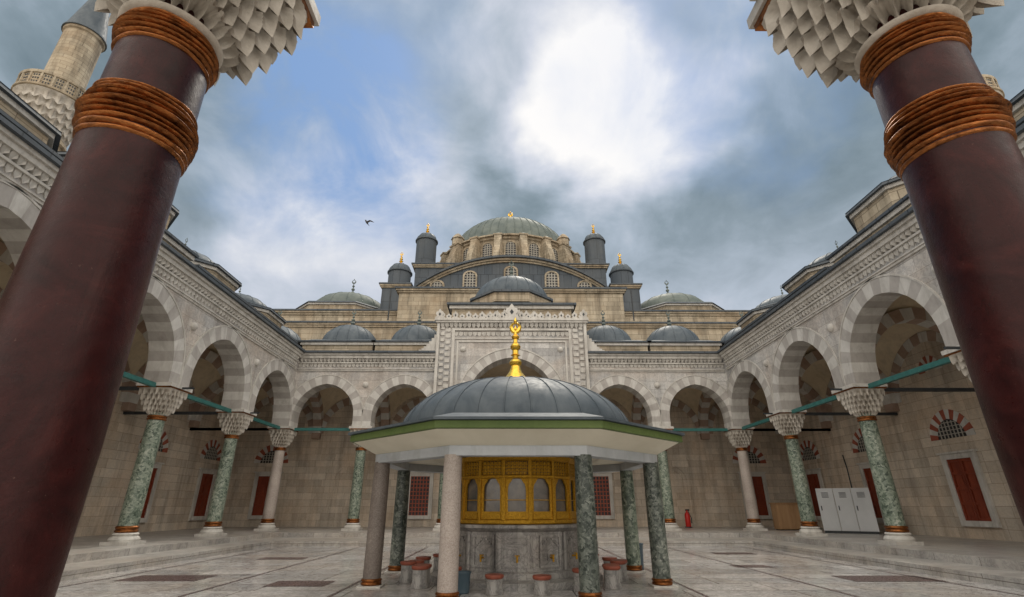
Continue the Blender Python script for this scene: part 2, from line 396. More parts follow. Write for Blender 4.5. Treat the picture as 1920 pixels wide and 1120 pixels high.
def lunette(mb,u,w,zc=2.5,r=.68,t=.38,fill=None):
    voussoirs(mb,u,zc,r,.06,t,w-.03,w+.02,zc,M_vr,M_vw,7,0)
    P=arc(r,.06,8); vs=[(u+x,w-.008,zc+z) for x,z in P]; mb.add(vs,[tuple(range(len(vs)))],fill or M_dark)
    for i in range(1,8):
        x=-r+2*r*i/8; z=sqrt(max(r*r-x*x,0)); mb.box(u+x-.02,u+x+.02,w-.03,w-.01,zc,zc+z,M_grille)
    for q in(.15,.3,.45,.6):
        hw=sqrt(max(r*r-q*q,0)); mb.box(u-hw,u+hw,w-.028,w-.012,zc+q-.015,zc+q+.015,M_grille)

XC=12.37; YB=27.7; YF=2.45; XW=17.4; YW=32.73; TH=.42
def T_left(u,w,z): return (-XC-w,u,z)
def T_right(u,w,z): return (XC+w,u,z)
def T_back(u,w,z): return (u,YB+w,z)
def T_front(u,w,z): return (u,YF-w,z)
ys=[YF+(YB-YF)*i/5 for i in range(6)]
side_bays=[(ys[i],ys[i+1],(ys[i]+ys[i+1])/2,1.97,4.35) for i in range(5)]
bx=[-XC,-8.05,-3.5,3.5,8.05,XC]
back_bays=[(-XC,-8.05,-10.2,1.66,4.5),(-8.05,-3.5,-5.95,1.66,4.5),(-3.5,3.5,0,2.5,5.1),(3.5,8.05,5.95,1.66,4.5),(8.05,XC,10.2,1.66,4.5)]
ZS=ZA+.08
def roof_edge(mb,u0,u1,w=-TH):
    mb.box(u0,u1,w-.05,w,6.98,7.06,M_trim)
    mb.box(u0,u1,w-.09,w,7.06,7.10,M_trim)
    cornice_teeth(mb,u0,u1,w,7.18,7.4,.21,M_trim,.06)
    mb.box(u0,u1,w-.12,w,7.4,7.47,M_trim)
    cornice_teeth(mb,u0+.1,u1-.1,w-.02,7.47,7.68,.21,M_trim,.14)
    mb.box(u0,u1,w-.22,w,7.68,7.84,M_trim)
    mb.box(u0,u1,w-.30,w,7.84,7.95,M_trim)
    mb.box(u0,u1,w-.42,w+.3,7.952,8.06,M_lead)
def lead_pyr(mb,uc,wc,hu,hw,z0,z1,k=.72):
    vs=[(uc+a*hu,wc+b*hw,z0) for a,b in((-1,-1),(1,-1),(1,1),(-1,1))]+[(uc+a*hu*k,wc+b*hw*k,z1) for a,b in((-1,-1),(1,-1),(1,1),(-1,1))]
    mb.add(vs,[(0,1,5,4),(1,2,6,5),(2,3,7,6),(3,0,4,7),(4,5,6,7)],M_leadd)
def boss(b,p,axis,sg,r0=.17):
    n=16; vs=[];fs=[]
    for k in range(6):
        t=pi/2*k/5
        for i in range(n):
            aa=2*pi*i/n; r=r0*cos(t)+.001; d=sg*.14*sin(t)
            vs.append((p[0]+d,p[1]+r*cos(aa),p[2]+r*sin(aa)) if axis=='x' else (p[0]+r*cos(aa),p[1]+d,p[2]+r*sin(aa)))
    for k in range(5):
        for i in range(n): fs.append((k*n+i,k*n+(i+1)%n,(k+1)*n+(i+1)%n,(k+1)*n+i))
    b.add(vs,fs,M_trim)

def side_arcade(T,name,shafts,sx):
    root=empty(name)
    a=MB(T); arch_wall(a,side_bays,ZS,7.0,-TH,TH,M_marble)
    a.box(ys[0]-.5,ys[-1]+TH,-TH,TH,7.0,8.0,M_marble)
    a.obj('spandrel_wall',root)
    v=MB(T)
    for (u0,u1,uc,r,zc) in side_bays:
        voussoirs(v,uc,zc,r,.08*r,.5,-TH-.03,TH+.03,ZS,M_vw,M_vg,9)
        archline(v,uc,zc,r,.08*r,.5,.56,-TH-.05,-TH+.01,ZS,M_trim)
    v.obj('arch_voussoirs',root,smooth=0)
    c=MB(T); roof_edge(c,ys[0]-.5,ys[-1]-TH-.42)
    c.obj('carved_cornice',root,smooth=0)
    b=MB()
    for y in ys[1:-1]: boss(b,T(y,-TH,6.2),'x',-sx)
    b.obj('roundels',root)
    k=MB()
    for y,s in zip(ys[1:],shafts):
        p=T(y,0,0); column(k,p[0],p[1],s)
    k.obj('columns',root)
    vt=MB(T)
    for i in range(5): sail(vt,ys[i],ys[i+1],0,XW-XC,4.3,M_plaster)
    sail(vt,ys[5],YW,0,XW-XC,4.3,M_plaster)
    vt.obj('vaults',root)
    def T2(u,w,z): return T(w,u,z)
    ta=MB(T2); dc=(XW-XC)/2
    for y in ys: voussoirs(ta,dc+.15,4.3,2.1,.12,.42,y-.25,y+.25,ZS,M_vw,M_vp,8)
    ta.obj('transverse_arches',root,smooth=0)
    w=MB(T); W=XW-XC
    w.box(ys[0]-6,YW+.7,W,W+.7,ZP-.5,8.0,M_wall)
    w.obj('rear_wall',root,smooth=0)
    wd=MB(T)
    for i in range(5):
        uc=(ys[i]+ys[i+1])/2
        voussoirs(wd,uc,4.3,2.05,.12,.4,W-.06,W+.02,4.3,M_vw,M_vp,8)
        window(wd,uc,W,'shutter'); lunette(wd,uc,W)
        voussoirs(wd,uc,5.2,.3,.06,.3,W-.03,W+.02,5.2,M_vr,M_vw,5,0)
    uc=(ys[5]+YW)/2; window(wd,uc,W,'shutter'); lunette(wd,uc,W)
    wd.obj('shuttered_windows',root,smooth=0)
    r=MB(T)
    r.box(ys[0]-.5,YB-TH,-TH-.1,W+.9,8.05,8.12,M_lead)
    for i in range(5):
        uc=(ys[i]+ys[i+1])/2; mid=(i==2)
        b0=8.85 if not mid else 9.15
        r.box(uc-2.3,uc+2.3,.2,4.9,8.12,b0-.3,M_mosque)
        r.box(uc-2.38,uc+2.38,.12,5.0,b0-.3,b0-.14,M_trim)
        r.box(uc-2.46,uc+2.46,.02,5.1,b0-.138,b0-.04,M_lead)
        wc=2.6; zz=9.55 if not mid else 10.25
        r.ngon(uc,wc,2.2,b0-.05,zz-.26,8,M_mosque); r.ngon(uc,wc,2.3,zz-.26,zz-.12,8,M_trim); r.ngon(uc,wc,2.42,zz-.12,zz,8,M_lead,2.38)
        r.lathe(uc,wc,[(2.4/cos(pi/8),zz),(1.75,zz+.3)],8,M_leadd,rot=pi/8)
        dome(r,uc,wc,1.7,.85,zz+.2,32,M_leadd,16,8,.02)
        finial(r,uc,wc,zz+1.0,.8,M_leadg,.06)
    r.obj('domed_roofs',root)
    tb=MB(T)
    for i in range(5): tb.box(ys[i]+.55,ys[i+1]-.55,-.07,.07,3.78,3.93,M_teal)
    for y in ys[1:]: tb.box(y-.06,y+.06,.62,W,3.80,3.92,M_iron); tb.box(y-.035,y+.035,-.62-.4,-.62,3.84,3.90,M_iron)
    tb.obj('tie_beams',root,smooth=0)
    return root
side_arcade(T_left,'courtyard_arcade',[M_bgreen,M_bgreen,M_bgreen,M_bgreen,M_gran],-1)
side_arcade(T_right,'courtyard_arcade',[M_bgreen,M_bgreen,M_bgreen,M_bgreen,M_gran],1)

# ---- back arcade with raised portal front
root=empty('portal_arcade')
a=MB(T_back)
arch_wall(a,[back_bays[i] for i in(0,1,3,4)],ZS,7.0,-TH,TH,M_marble)
for s in(-1,1):
    x0,x1=sorted((s*3.5,s*(XC-TH)))
    a.box(x0,x1,-TH,TH,7.0,8.0,M_marble)
arch_wall(a,[(-4.28,4.28,0,2.5,5.1)],ZS,10.0,-TH-.2,TH,M_marble,14,.06)
a.obj('spandrel_wall',root)
v=MB(T_back)
for i in(0,1,3,4):
    u0,u1,uc,r,zc=back_bays[i]; voussoirs(v,uc,zc,r,.08*r,.46,-TH-.03,TH+.03,ZS,M_vw,M_vg,9)
    archline(v,uc,zc,r,.08*r,.46,.51,-TH-.05,-TH+.01,ZS,M_trim)
voussoirs(v,0,5.1,2.5,.15,.5,-TH-.24,TH+.03,ZS,M_vw,M_vg,14)
archline(v,0,5.1,2.5,.15,.5,.57,-TH-.27,-TH-.19,ZS,M_trim,16)
v.obj('arch_voussoirs',root,smooth=0)
c=MB(T_back)
roof_edge(c,-XC+TH,-4.3); roof_edge(c,4.3,XC-TH)
F=-TH-.2
for s in(-1,1):
    def bx_(x0,x1,*r): 
        x0,x1=sorted((s*x0,s*x1)); c.box(x0,x1,*r)
    bx_(4.28,4.12,F-.14,F,ZS,9.75,M_trim); bx_(3.4,3.25,F-.12,F,ZS,9.3,M_trim); bx_(3.12,3.02,F-.06,F,ZS,8.7,M_trim)
    z=4.2
    while z<9.6:
        bx_(3.5,3.78,F-.05,F,z,z+.2,M_trim); bx_(3.84,4.06,F-.065,F,z+.14,z+.32,M_trim); z+=.36
    for q in range(7):
        h=.95*(1-q/7)**1.6+.1; x0=s*(4.3+q*.14); x0,x1=sorted((x0,x0+s*.14)); c.box(x0,x1,-TH-.1,-TH+.12,8.06,8.06+h,M_trim)
c.box(-3.02,3.02,F-.06,F,8.62,8.72,M_trim)
c.box(-3.4,3.4,F-.12,F,9.3,9.42,M_trim)
cornice_teeth(c,-3.3,3.3,F,8.95,9.22,.26,M_trim,.06)
c.box(-3.3,3.3,F-.05,F,8.8,8.88,M_trim)
cornice_teeth(c,-4.1,4.1,F,9.44,9.75,.25,M_trim,.16)
c.box(-4.36,4.36,F-.24,F+.2,9.75,9.86,M_trim); c.box(-4.42,4.42,F-.3,F+.3,9.862,9.96,M_trim)
c.obj('carved_portal_frame',root,smooth=0)
cr=MB(T_back)
def palmette(mb,u,z,w,h,y):
    P=[(-.5,0),(-.5,.18),(-.3,.3),(-.46,.48),(-.4,.68),(-.2,.74),(-.12,.88),(0,1),(.12,.88),(.2,.74),(.4,.68),(.46,.48),(.3,.3),(.5,.18),(.5,0)]
    vs=[(u+p*w,y,z+q*h) for p,q in P]; k=len(vs); vs+=[(a_,y+.1,c_) for a_,b_,c_ in vs]
    Q=[(.0,.28),(-.14,.45),(0,.64),(.14,.45)]
    mb.add(vs,[tuple(range(k)),tuple(range(k,2*k))[::-1]]+[(i,(i+1)%k,k+(i+1)%k,k+i) for i in range(k)],M_trim)
    mb.add([(u+p*w,y-.012,z+q*h) for p,q in Q],[(0,1,2,3)],M_iron)
n=22
for i in range(n):
    u=-4.2+8.4*(i+.5)/n; palmette(cr,u,9.96,.36,.34 if i%2 else .5,F-.2)
palmette(cr,0,9.96,.8,.95,F-.24); palmette(cr,-4.15,9.96,.5,.62,F-.24); palmette(cr,4.15,9.96,.5,.62,F-.24)
for k in range(-5,6): palmette(cr,k*.42,9.9,.44,.75-.06*abs(k),F-.18)
cr.obj('lace_cresting',root,smooth=0)
k=MB()
for x,s in((-8.05,M_bgreen),(-3.5,M_bgreen),(3.5,M_bgreen),(8.05,M_bgreen)): column(k,x,YB,s)
k.obj('columns',root)
b=MB()
for x,z in((-8.08,6.2),(8.08,6.2),(-2.75,8.2),(2.75,8.2)): boss(b,(x,YB-TH-(.2 if abs(x)<4 else 0),z),'y',-1)
b.obj('roundels',root)
W=YW-YB
vt=MB(T_back)
for i in(0,1,3,4): sail(vt,bx[i],bx[i+1],0,W,4.3,M_plaster)
vt.box(-3.5,3.5,TH,W,7.9,7.99,M_plaster)
for sg in(-1,1): vt.box(*sorted((sg*3.42,sg*3.55)),TH,W,6.6,7.9,M_plaster)
vt.obj('vaults',root)
def T2(u,w,z): return T_back(w,u,z)
ta=MB(T2)
for x in bx: voussoirs(ta,2.66,4.3,2.1,.12,.42,x-.25,x+.25,ZS,M_vw,M_vp,8)
ta.obj('transverse_arches',root,smooth=0)
w=MB(T_back); w.box(-XW,XW,W,W+.6,ZP-.5,8.0,M_wall); w.obj('rear_wall',root,smooth=0)
wd=MB(T_back)
for u,kd in((-15,'shutter'),(-10.2,None),(-5.6,'grille'),(5.45,'grille'),(10.2,None),(15,'shutter')):
    if kd: window(wd,u,W,kd)
    if abs(u)>14: lunette(wd,u,W)
    r=2.05 if abs(u)>14 else 1.8
    voussoirs(wd,u,4.3,r,.12,.4,W-.06,W+.02,4.3,M_vw,M_vp,8)
for u in(-10.2,10.2):
    archline(wd,u,1.4,.7,.2,0,.09,W-.05,W+.02,ZP+.1,M_wall); archline(wd,u,1.4,.45,.2,0,.05,W-.04,W+.02,ZP+.1,M_wall)
    wd.box(u-1.0,u+1.0,W-.05,W+.02,2.75,2.83,M_wall); wd.box(u-1.0,u-.93,W-.05,W+.02,ZP+.1,2.75,M_wall); wd.box(u+.93,u+1.0,W-.05,W+.02,ZP+.1,2.75,M_wall)
voussoirs(wd,0,4.6,2.2,.15,.45,W-.08,W+.02,4.6,M_vw,M_vg,12)
wd.box(-2.4,-1.3,W-.3,W,ZP,4.2,M_trim); wd.box(1.3,2.4,W-.3,W,ZP,4.2,M_trim); wd.box(-1.3,1.3,W-.3,W,2.6,4.2,M_trim); wd.box(-1.3,1.3,W-.1,W,ZP,2.6,M_wood)
wd.obj('windows_and_door',root,smooth=0)
r=MB(T_back)
r.box(-XW-.9,XW+.9,-TH-.09,W+.6,8.05,8.125,M_lead)
for uc in(-15,-10.2,-5.95,5.95,10.2,15):
    hu=2.05 if abs(uc)<14 else 2.3
    r.box(uc-hu,uc+hu,.3,4.9,8.125,8.72,M_mosque); r.box(uc-hu-.1,uc+hu+.1,.2,5.0,8.72,8.88,M_trim); r.box(uc-hu-.2,uc+hu+.2,.1,5.1,8.882,8.97,M_lead)
    lead_pyr(r,uc,2.55,hu+.1,2.3,8.975,9.2,.8)
    dome(r,uc,2.5,1.75,1.5,9.15,32,M_leadd,16,8,.02); finial(r,uc,2.5,10.55,1.2,M_leadg,.12)
r.box(-3.6,3.6,.3,4.9,8.125,11.0,M_mosque); r.box(-3.75,3.75,.15,5.0,11.0,11.2,M_trim); r.box(-3.9,3.9,.0,5.0,11.202,11.34,M_lead)
lead_pyr(r,0,2.5,3.6,2.4,11.342,11.5,.85)
r.ngon(0,2.6,2.5,11.45,12.05,8,M_mosque); r.ngon(0,2.6,2.65,12.05,12.2,8,M_lead)
dome(r,0,2.6,2.45,1.8,12.2,40,M_leadd,20,10,.025); finial(r,0,2.6,13.9,1.5,M_leadg,.15)
r.obj('domed_roofs',root)
tb=MB(T_back)
for i in range(5): tb.box(bx[i]+.6,bx[i+1]-.6,-.07,.07,3.78,3.93,M_teal)
for x in bx[1:-1]: tb.box(x-.06,x+.06,.62,W,3.80,3.92,M_iron)
for sg in(-1,1): tb.box(*sorted((sg*(XC+.62),sg*XW)),-.06,.06,3.8,3.92,M_iron)
tb.obj('tie_beams',root,smooth=0)

# ---- near arcade (above the camera) and its two porphyry columns
root=empty('near_arcade')
fb=[(-XC,-7.5,-9.95,1.9,4.35),(-7.5,-2.49,-5,1.9,4.35),(-2.49,2.49,0,1.87,4.5),(2.49,7.5,5,1.9,4.35),(7.5,XC,9.95,1.9,4.35)]
a=MB(T_front); arch_wall(a,fb,ZS,7.0,-TH,TH,M_marble); a.box(-XC+TH,XC-TH,-TH,TH,7.0,7.9,M_marble)
for q in fb: voussoirs(a,q[2],q[4],q[3],.08*q[3],.5,-TH-.03,TH+.03,ZS,M_vw,M_vg,9)
a.obj('arch_wall',root,smooth=0)
k=MB()
for x in(-7.5,7.5,-XC,XC): column(k,x,YF,M_bgreen)
k.obj('columns',root)
for x in(-2.47,2.53):
    k=MB(); column(k,0,0,M_porph,.272,True)
    o=k.obj('porphyry_column',smooth=50); o.location=(x,YF,0)

# ---------------------------------------------------------------- mosque
root=empty('mosque')
m=MB()
def block(mb,x0,x1,y0,y1,z0,z1,wall,ov=.25,trim=M_mosque):
    mb.box(x0,x1,y0,y1,z0,z1-.4,wall)
    mb.box(x0-ov*.4,x1+ov*.4,y0-ov*.4,y1,z1-.4,z1-.26,trim); mb.box(x0-ov*.75,x1+ov*.75,y0-ov*.75,y1,z1-.26,z1-.12,trim); mb.box(x0-ov,x1+ov,y0-ov,y1,z1-.12,z1,M_lead)
block(m,-18.5,18.5,33.35,60,-1.5,12.1,M_mosque)
block(m,-18.2,18.2,34.6,60,12.0,13.5,M_mosque)
block(m,-8.3,8.3,33.9,60,12.12,15.0,M_mosque,.3)
for s in(-1,1):
    x0,x1=sorted((s*8.4,s*10.6)); block(m,x0,x1,37.5,44,13.5,17.0,M_lead)
    x0,x1=sorted((s*10.7,s*18)); m.box(x0,x1,36.5,55,13.5,14.3,M_lead)
    m.ngon(s*14.5,42,4.5,13.5,15.1,8,M_mosque); m.ngon(s*14.5,42,4.62,15.1,15.25,8,M_trim); m.ngon(s*14.5,42,4.75,15.25,15.4,8,M_lead,4.6)
    m.lathe(s*14.5,42,[(4.7,15.4),(3.4,15.9)],8,M_leadd,rot=pi/8)
    dome(m,s*14.5,42,3.3,1.9,15.8,32,M_leadg,16,8,.03); finial(m,s*14.5,42,17.6,1.8,M_leadg,.16)
    m.tube((s*8.75,33.2,12.2),(s*8.75,33.2,14.6),.05,M_iron)
m.obj('stone_walls',root,smooth=30)
n=MB()
def segarch(R0,z0,apex,N=28,hw=7.8):
    h=apex-z0; R=(hw*hw+h*h)/(2*h); zc=apex-R; return [(x,zc+sqrt(R*R-x*x)) for x in[-hw+2*hw*i/N for i in range(N+1)]]
def archslab(mb,P,zb,y0,y1,mt):
    k=len(P); vs=[(x,y,z) for y in(y0,y1) for x,z in P]+[(x,y,zb) for y in(y0,y1) for x,z in P]; fs=[]
    for i in range(k-1):
        fs+=[(i,i+1,2*k+i+1,2*k+i),(k+i,k+i+1,3*k+i+1,3*k+i),(i,i+1,k+i+1,k+i)]
    fs+=[(0,k,3*k,2*k),(k-1,2*k-1,4*k-1,3*k-1)]
    mb.add(vs,fs,mt)
P=segarch(0,16.1,18.9); archslab(n,P,14.9,37.0,43,M_lead)
def band(mb,P,t0,t1,y0,y1,mt):
    k=len(P); vs=[(x,y,z+t) for y in(y0,y1) for t in(t0,t1) for x,z in P]; fs=[]
    for i in range(k-1):
        for a_,b_ in((0,1),(1,3),(3,2),(2,0)): fs.append((a_*k+i,a_*k+i+1,b_*k+i+1,b_*k+i))
    mb.add(vs,fs,mt)
band(n,P,-.2,.0,36.85,37.2,M_mosque); band(n,P,-.05,.12,36.7,37.3,M_mosque); band(n,P,.122,.3,36.5,43,M_lead)
def archwin(mb,x,y,z,w,h,ang=0,frame=M_mosque):
    ca,sa=cos(ang),sin(ang)
    def pt(u,d,zz): return (x+ca*u+sa*d,y+sa*u-ca*d,zz)
    P=[(w,0)]+[(w*cos(pi*i/10),h-w+w*sin(pi*i/10)) for i in range(11)]+[(-w,0)]
    mb.add([pt(u,.04,z+v) for u,v in P],[tuple(range(len(P)))],M_dark)
    P2=[(u*1.28,v+ (.12 if v>.01 else 0)) for u,v in P]
    k=len(P); vs=[pt(u,.05,z+v) for u,v in P]+[pt(u,.05,z+v) for u,v in P2]+[pt(u,.12,z+v) for u,v in P]+[pt(u,.12,z+v) for u,v in P2]
    fs=[]
    for i in range(k-1): fs+=[(2*k+i,2*k+i+1,3*k+i+1,3*k+i),(i,i+1,2*k+i+1,2*k+i),(k+i,k+i+1,3*k+i+1,3*k+i)]
    mb.add(vs,fs,frame)
    nn=3
    for i in range(1,nn+1):
        u=-w+2*w*i/(nn+1); top=h-w+sqrt(max(w*w-u*u,0))
        mb.add([pt(u-.04,.07,z),pt(u+.04,.07,z),pt(u+.04,.07,z+top),pt(u-.04,.07,z+top)],[(0,1,2,3)],M_grille)
    q=.18
    while q<h-.1:
        hw=w if q<h-w else sqrt(max(w*w-(q-h+w)**2,0))
        mb.add([pt(-hw,.075,z+q-.035),pt(hw,.075,z+q-.035),pt(hw,.075,z+q+.035),pt(-hw,.075,z+q+.035)],[(0,1,2,3)],M_grille); q+=.24
for x,z,h in((-3.35,16.2,1.6),(3.35,16.2,1.6),(0,16.5,1.75),(-6.0,15.95,1.0),(6.0,15.95,1.0)): archwin(n,x,37.0,z,.46,h)
n.obj('arched_lead_front',root,smooth=30)
q=MB(); block(q,-9.0,9.0,42.3,58,14,21.2,M_lead,.35)
q.obj('dome_base',root,smooth=30)
d=MB(); CY=50.2
d.lathe(0,CY,[(8.1,21.0),(8.1,21.9),(8.0,22.0),(7.35,22.05),(7.35,24.2),(7.5,24.3),(7.55,24.5),(7.75,24.55),(7.75,24.7),(6.7,24.95)],48,M_mosque)
NB=20
for i in range(NB):
    a_=-pi/2+2*pi*(i)/NB
    archwin(d,7.32*cos(a_),CY+7.32*sin(a_),22.2,.5,1.75,a_+pi/2)
    b_=a_+pi/NB
    cx,cy=7.65*cos(b_),CY+7.65*sin(b_)
    big=i in(2,7,12,17)
    d.obox(cx,cy,b_,.42,.36 if not big else .6,21.6,24.4,M_mosque)
    d.obox(cx,cy,b_,.5,.44 if not big else .7,24.4,24.56,M_mosque)
    c0,s0=cos(b_),sin(b_); hw_=.3 if not big else .5; vs=[]
    for sd_ in(-hw_,hw_):
        for (rr_,z_) in((7.9,21.5),(8.9,21.5),(8.75,22.3),(8.1,24.0),(7.9,24.0)): vs.append((rr_*c0-sd_*s0,CY+rr_*s0+sd_*c0,z_))
    d.add(vs,[(0,1,2,3,4),(5,6,7,8,9),(1,2,7,6),(2,3,8,7),(3,4,9,8)],M_mosque)
    if big:
        d.lathe(cx,cy,[(.6,24.56),(.6,25.2),(.72,25.25),(.55,25.5),(.3,25.8),(.02,26.0)],8,M_mosque)
    else:
        d.lathe(cx,cy,[(.5,24.56),(.3,24.75),(.02,24.85)],8,M_leadg)
d.obj('windowed_drum',root,smooth=30)
e=MB(); dome(e,0,CY,6.75,4.95,24.9,64,M_leadg,48,14,.05); finial(e,0,CY,29.7,2.3,M_gold,.3); e.obj('main_dome',root)
t=MB()
for s in(-1,1):
    for (x,y,z0,z1,r_) in((8.35,43.6,21.0,24.2,1.0),(9.85,40,16.9,19.0,.98)):
        t.lathe(s*x,y,[(r_,z0),(r_,z1),(r_+.12,z1+.05),(r_+.12,z1+.15),(r_,z1+.2)],20,M_lead)
        dome(t,s*x,y,r_,.85,z1+.18,20,M_leadd,10,6,.03); finial(t,s*x,y,z1+1.0,1.2,M_gold,.15)
t.obj('corner_turrets',root,smooth=40)

# ---------------------------------------------------------------- minarets
for s in(-1,1):
    m=MB()
    m.lathe(0,0,[(2.2,-1.5),(2.2,12),(1.6,14),(1.5,25.2)],20,M_mosque)
    m.lathe(0,0,[(1.55,24.6),(1.68,24.7),(1.68,24.9),(1.55,25.0)],40,M_mosque)
    T_=5; vs=[];N=20*6;R=0
    for k in range(T_):
        for j in range(5):
            tt=j/4
            for i in range(N):
                a_=2*pi*i/N; c_=(i/6+(.5 if k%2 else 0))%1; mm=1-abs(2*c_-1)
                r_=1.5+.78*(k+tt**(.5+2.5*mm))/T_ - .2*mm*sin(pi*min(tt+.1,1)); z=25.1+3.0*(k+tt)/T_-(.3*(1-mm) if j==0 and k else 0)
                vs.append((r_*cos(a_),r_*sin(a_),z))
            R+=1
    fs=[(k*N+i,k*N+(i+1)%N,(k+1)*N+(i+1)%N,(k+1)*N+i) for k in range(R-1) for i in range(N)]
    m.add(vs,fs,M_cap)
    m.lathe(0,0,[(2.28,28.1),(2.38,28.15),(2.38,28.3),(2.26,28.35)],40,M_mosque)
    m.lathe(0,0,[(2.22,28.3),(2.22,29.3)],40,M_mosque); m.lathe(0,0,[(2.3,29.3),(2.34,29.4),(2.34,29.5),(2.17,29.55)],40,M_mosque)
    for i in range(20):
        a_=2*pi*i/20; m.obox(2.25*cos(a_),2.25*sin(a_),a_,.06,.06,28.3,29.32,M_mosque)
        a2=a_+pi/20
        for zz in(28.5,28.8,29.1):
            for dd in(-.16,0,.16): m.obox(2.225*cos(a2+dd/2.3),2.225*sin(a2+dd/2.3),a2,.02,.035,zz-.07,zz+.07,M_iron)
    m.lathe(0,0,[(1.3,28.3),(1.25,35.1),(1.36,35.2),(1.38,35.4)],20,M_mosque)
    m.lathe(0,0,[(1.48,35.4),(1.48,35.5),(1.38,35.6),(.1,42.6)],24,M_leadd)
    finial(m,0,0,42.4,2,M_gold,.15)
    o=m.obj('minaret',smooth=30); o.location=(-35.0 if s<0 else 34.9,29.6,0)

# ---------------------------------------------------------------- fountain
FX,FY=0.0,12.82
root=empty('ablution_fountain',(FX,FY,0))
AP=2.97; k8=1/cos(pi/8)
p=MB()
pts=[(AP*k8*cos(pi/8+i*pi/4),AP*k8*sin(pi/8+i*pi/4)) for i in range(8)]
for (x,y) in pts:
    if y<-2: mt=M_gran if x<0 else M_bdark
    elif y>2: mt=M_bgreen
    elif x<0: mt=M_dgran if y<0 else M_bdark
    else: mt=M_bdark if y<0 else M_bgreen
    p.box(x-.24,x+.24,y-.24,y+.24,-1.5,-1.47,M_trim)
    p.lathe(x,y,rings(.185,-1.47,-1.35,2,.02),24,M_cop)
    p.lathe(x,y,[(.18,-1.37),(.178,0),(.165,.9)],28,mt)
p.obj('posts',root)
bm_=MB()
for i in range(8):
    (x0,y0),(x1,y1)=pts[i],pts[(i+1)%8]; cx,cy=(x0+x1)/2,(y0+y1)/2; a_=atan2(y1-y0,x1-x0); L=sqrt((x1-x0)**2+(y1-y0)**2)/2
    bm_.obox(cx,cy,a_,L+.06,.15,.88,1.06,M_beam)
bm_.obj('beams',root,smooth=0)
rf=MB()
def oct_ring(mb,prof,mt):
    mb.lathe(0,0,[(r_*k8,z) for r_,z in prof],8,mt,rot=pi/8,cap=False)
oct_ring(rf,[(2.0,1.05),(3.12,1.062),(3.2,1.10),(3.58,1.30)],M_cream)
oct_ring(rf,[(3.58,1.30),(3.66,1.31),(3.66,1.44),(3.60,1.45)],M_green)
oct_ring(rf,[(3.6,1.448),(3.72,1.452),(3.72,1.50),(3.05,1.68),(2.6,1.74)],M_leadd)
rf.lathe(0,0,[(3.1,1.06),(.01,1.07)],8,M_cream,rot=pi/8,cap=False)
rf.obj('eaves',root,smooth=25)
dm=MB(); dome(dm,0,0,2.83,1.38,1.6,64,M_leadd,32,14,.018); dm.obj('lead_dome',root)
g=MB()
g.lathe(0,0,[(.37,2.95),(.37,3.01),(.27,3.12),(.18,3.24),(.13,3.36),(.11,3.45)],24,M_gold)
for i in range(16):
    a_=2*pi*i/16; g.obox(.36*cos(a_),.36*sin(a_),a_,.035,.05,2.95,3.04,M_gold)
S=1.4
g.lathe(0,0,[(r_*S,z) for r_,z in((.07,3.4),(.11,3.46),(.12,3.52),(.1,3.58),(.055,3.62),(.055,3.7),(.09,3.72),(.06,3.75),(.055,3.85),(.09,3.9),(.1,3.96),(.08,4.02),(.045,4.06),(.04,4.16),(.07,4.19),(.08,4.23),(.06,4.27),(.03,4.3),(.025,4.4))],24,M_gold)
vs=[];fs=[];N=28
for i in range(N):
    a_=2*pi*i/N; th=.035+.022*(1-sin(a_)); R_=.125
    for dr,dy in((-th,0),(0,-.03),(th*.6,0),(0,.03)): vs.append(((R_+dr)*cos(a_),dy,4.5+(R_+dr)*1.1*sin(a_)))
for i in range(N):
    for j in range(4): fs.append((4*i+j,4*i+(j+1)%4,4*((i+1)%N)+(j+1)%4,4*((i+1)%N)+j))
g.add(vs,fs,M_gold); g.lathe(0,0,[(.03,4.6),(.055,4.68),(.005,4.8)],10,M_gold); g.lathe(0,0,[(.01,4.38),(.045,4.46),(.01,4.55)],8,M_gold)
g.obj('gold_finial',root)
b=MB()
def facet(n,i): a_=-pi/2+2*pi*i/n; return a_
b.lathe(0,0,[(1.42,-1.5),(1.42,-.5),(1.5,-.46),(1.56,-.42),(1.56,-.36),(1.2,-.34)],12,M_basin,rot=pi/12-pi/2)
b.lathe(0,0,[(1.95,-1.5),(1.95,-1.38),(1.42,-1.36)],12,M_basin,rot=pi/12-pi/2)
b.lathe(0,0,[(1.44,-1.38),(1.52,-1.37),(1.52,-1.26),(1.43,-1.22)],12,M_basin,rot=pi/12-pi/2)
ap=1.42*cos(pi/12)
for i in range(12):
    a_=facet(12,i); nx,ny=cos(a_),sin(a_); tx,ty=-ny,nx
    def loc(u,dd): return (nx*(ap+dd)+tx*u, ny*(ap+dd)+ty*u)
    for u in(-.36,.36):
        x,y=loc(u,.015); b.obox(x,y,a_+pi/2,.03,.045,-1.22,-.5,M_basin)
    for (u0,u1,z0,z1) in((-.26,-.22,-1.12,-.6),(.22,.26,-1.12,-.6),(-.26,.26,-.6,-.56),(-.26,.26,-1.16,-1.12)):
        x,y=loc((u0+u1)/2,.01); b.obox(x,y,a_+pi/2,(u1-u0)/2,.03,z0,z1,M_basin)
    for sg in(-1,1):
        for q in range(5):
            u=sg*(.2-.045*q); z=-.78+.035*q*1.2; x,y=loc(u,.008); b.obox(x,y,a_+pi/2,.024,.022,z,z+.035,M_basin)
    x,y=loc(0,0); x2,y2=loc(0,.13); b.tube((x,y,-.98),(x2,y2,-.98),.02,M_gold2); x3,y3=loc(0,.13); b.tube((x3,y3,-1.05),(x3,y3,-.93),.022,M_gold2); b.tube((*loc(-.05,.1),-.93),(*loc(.05,.1),-.93),.012,M_gold2)
    x,y=loc(0,.01); b.obox(x,y,a_+pi/2,.06,.02,-1.04,-.92,M_basin)
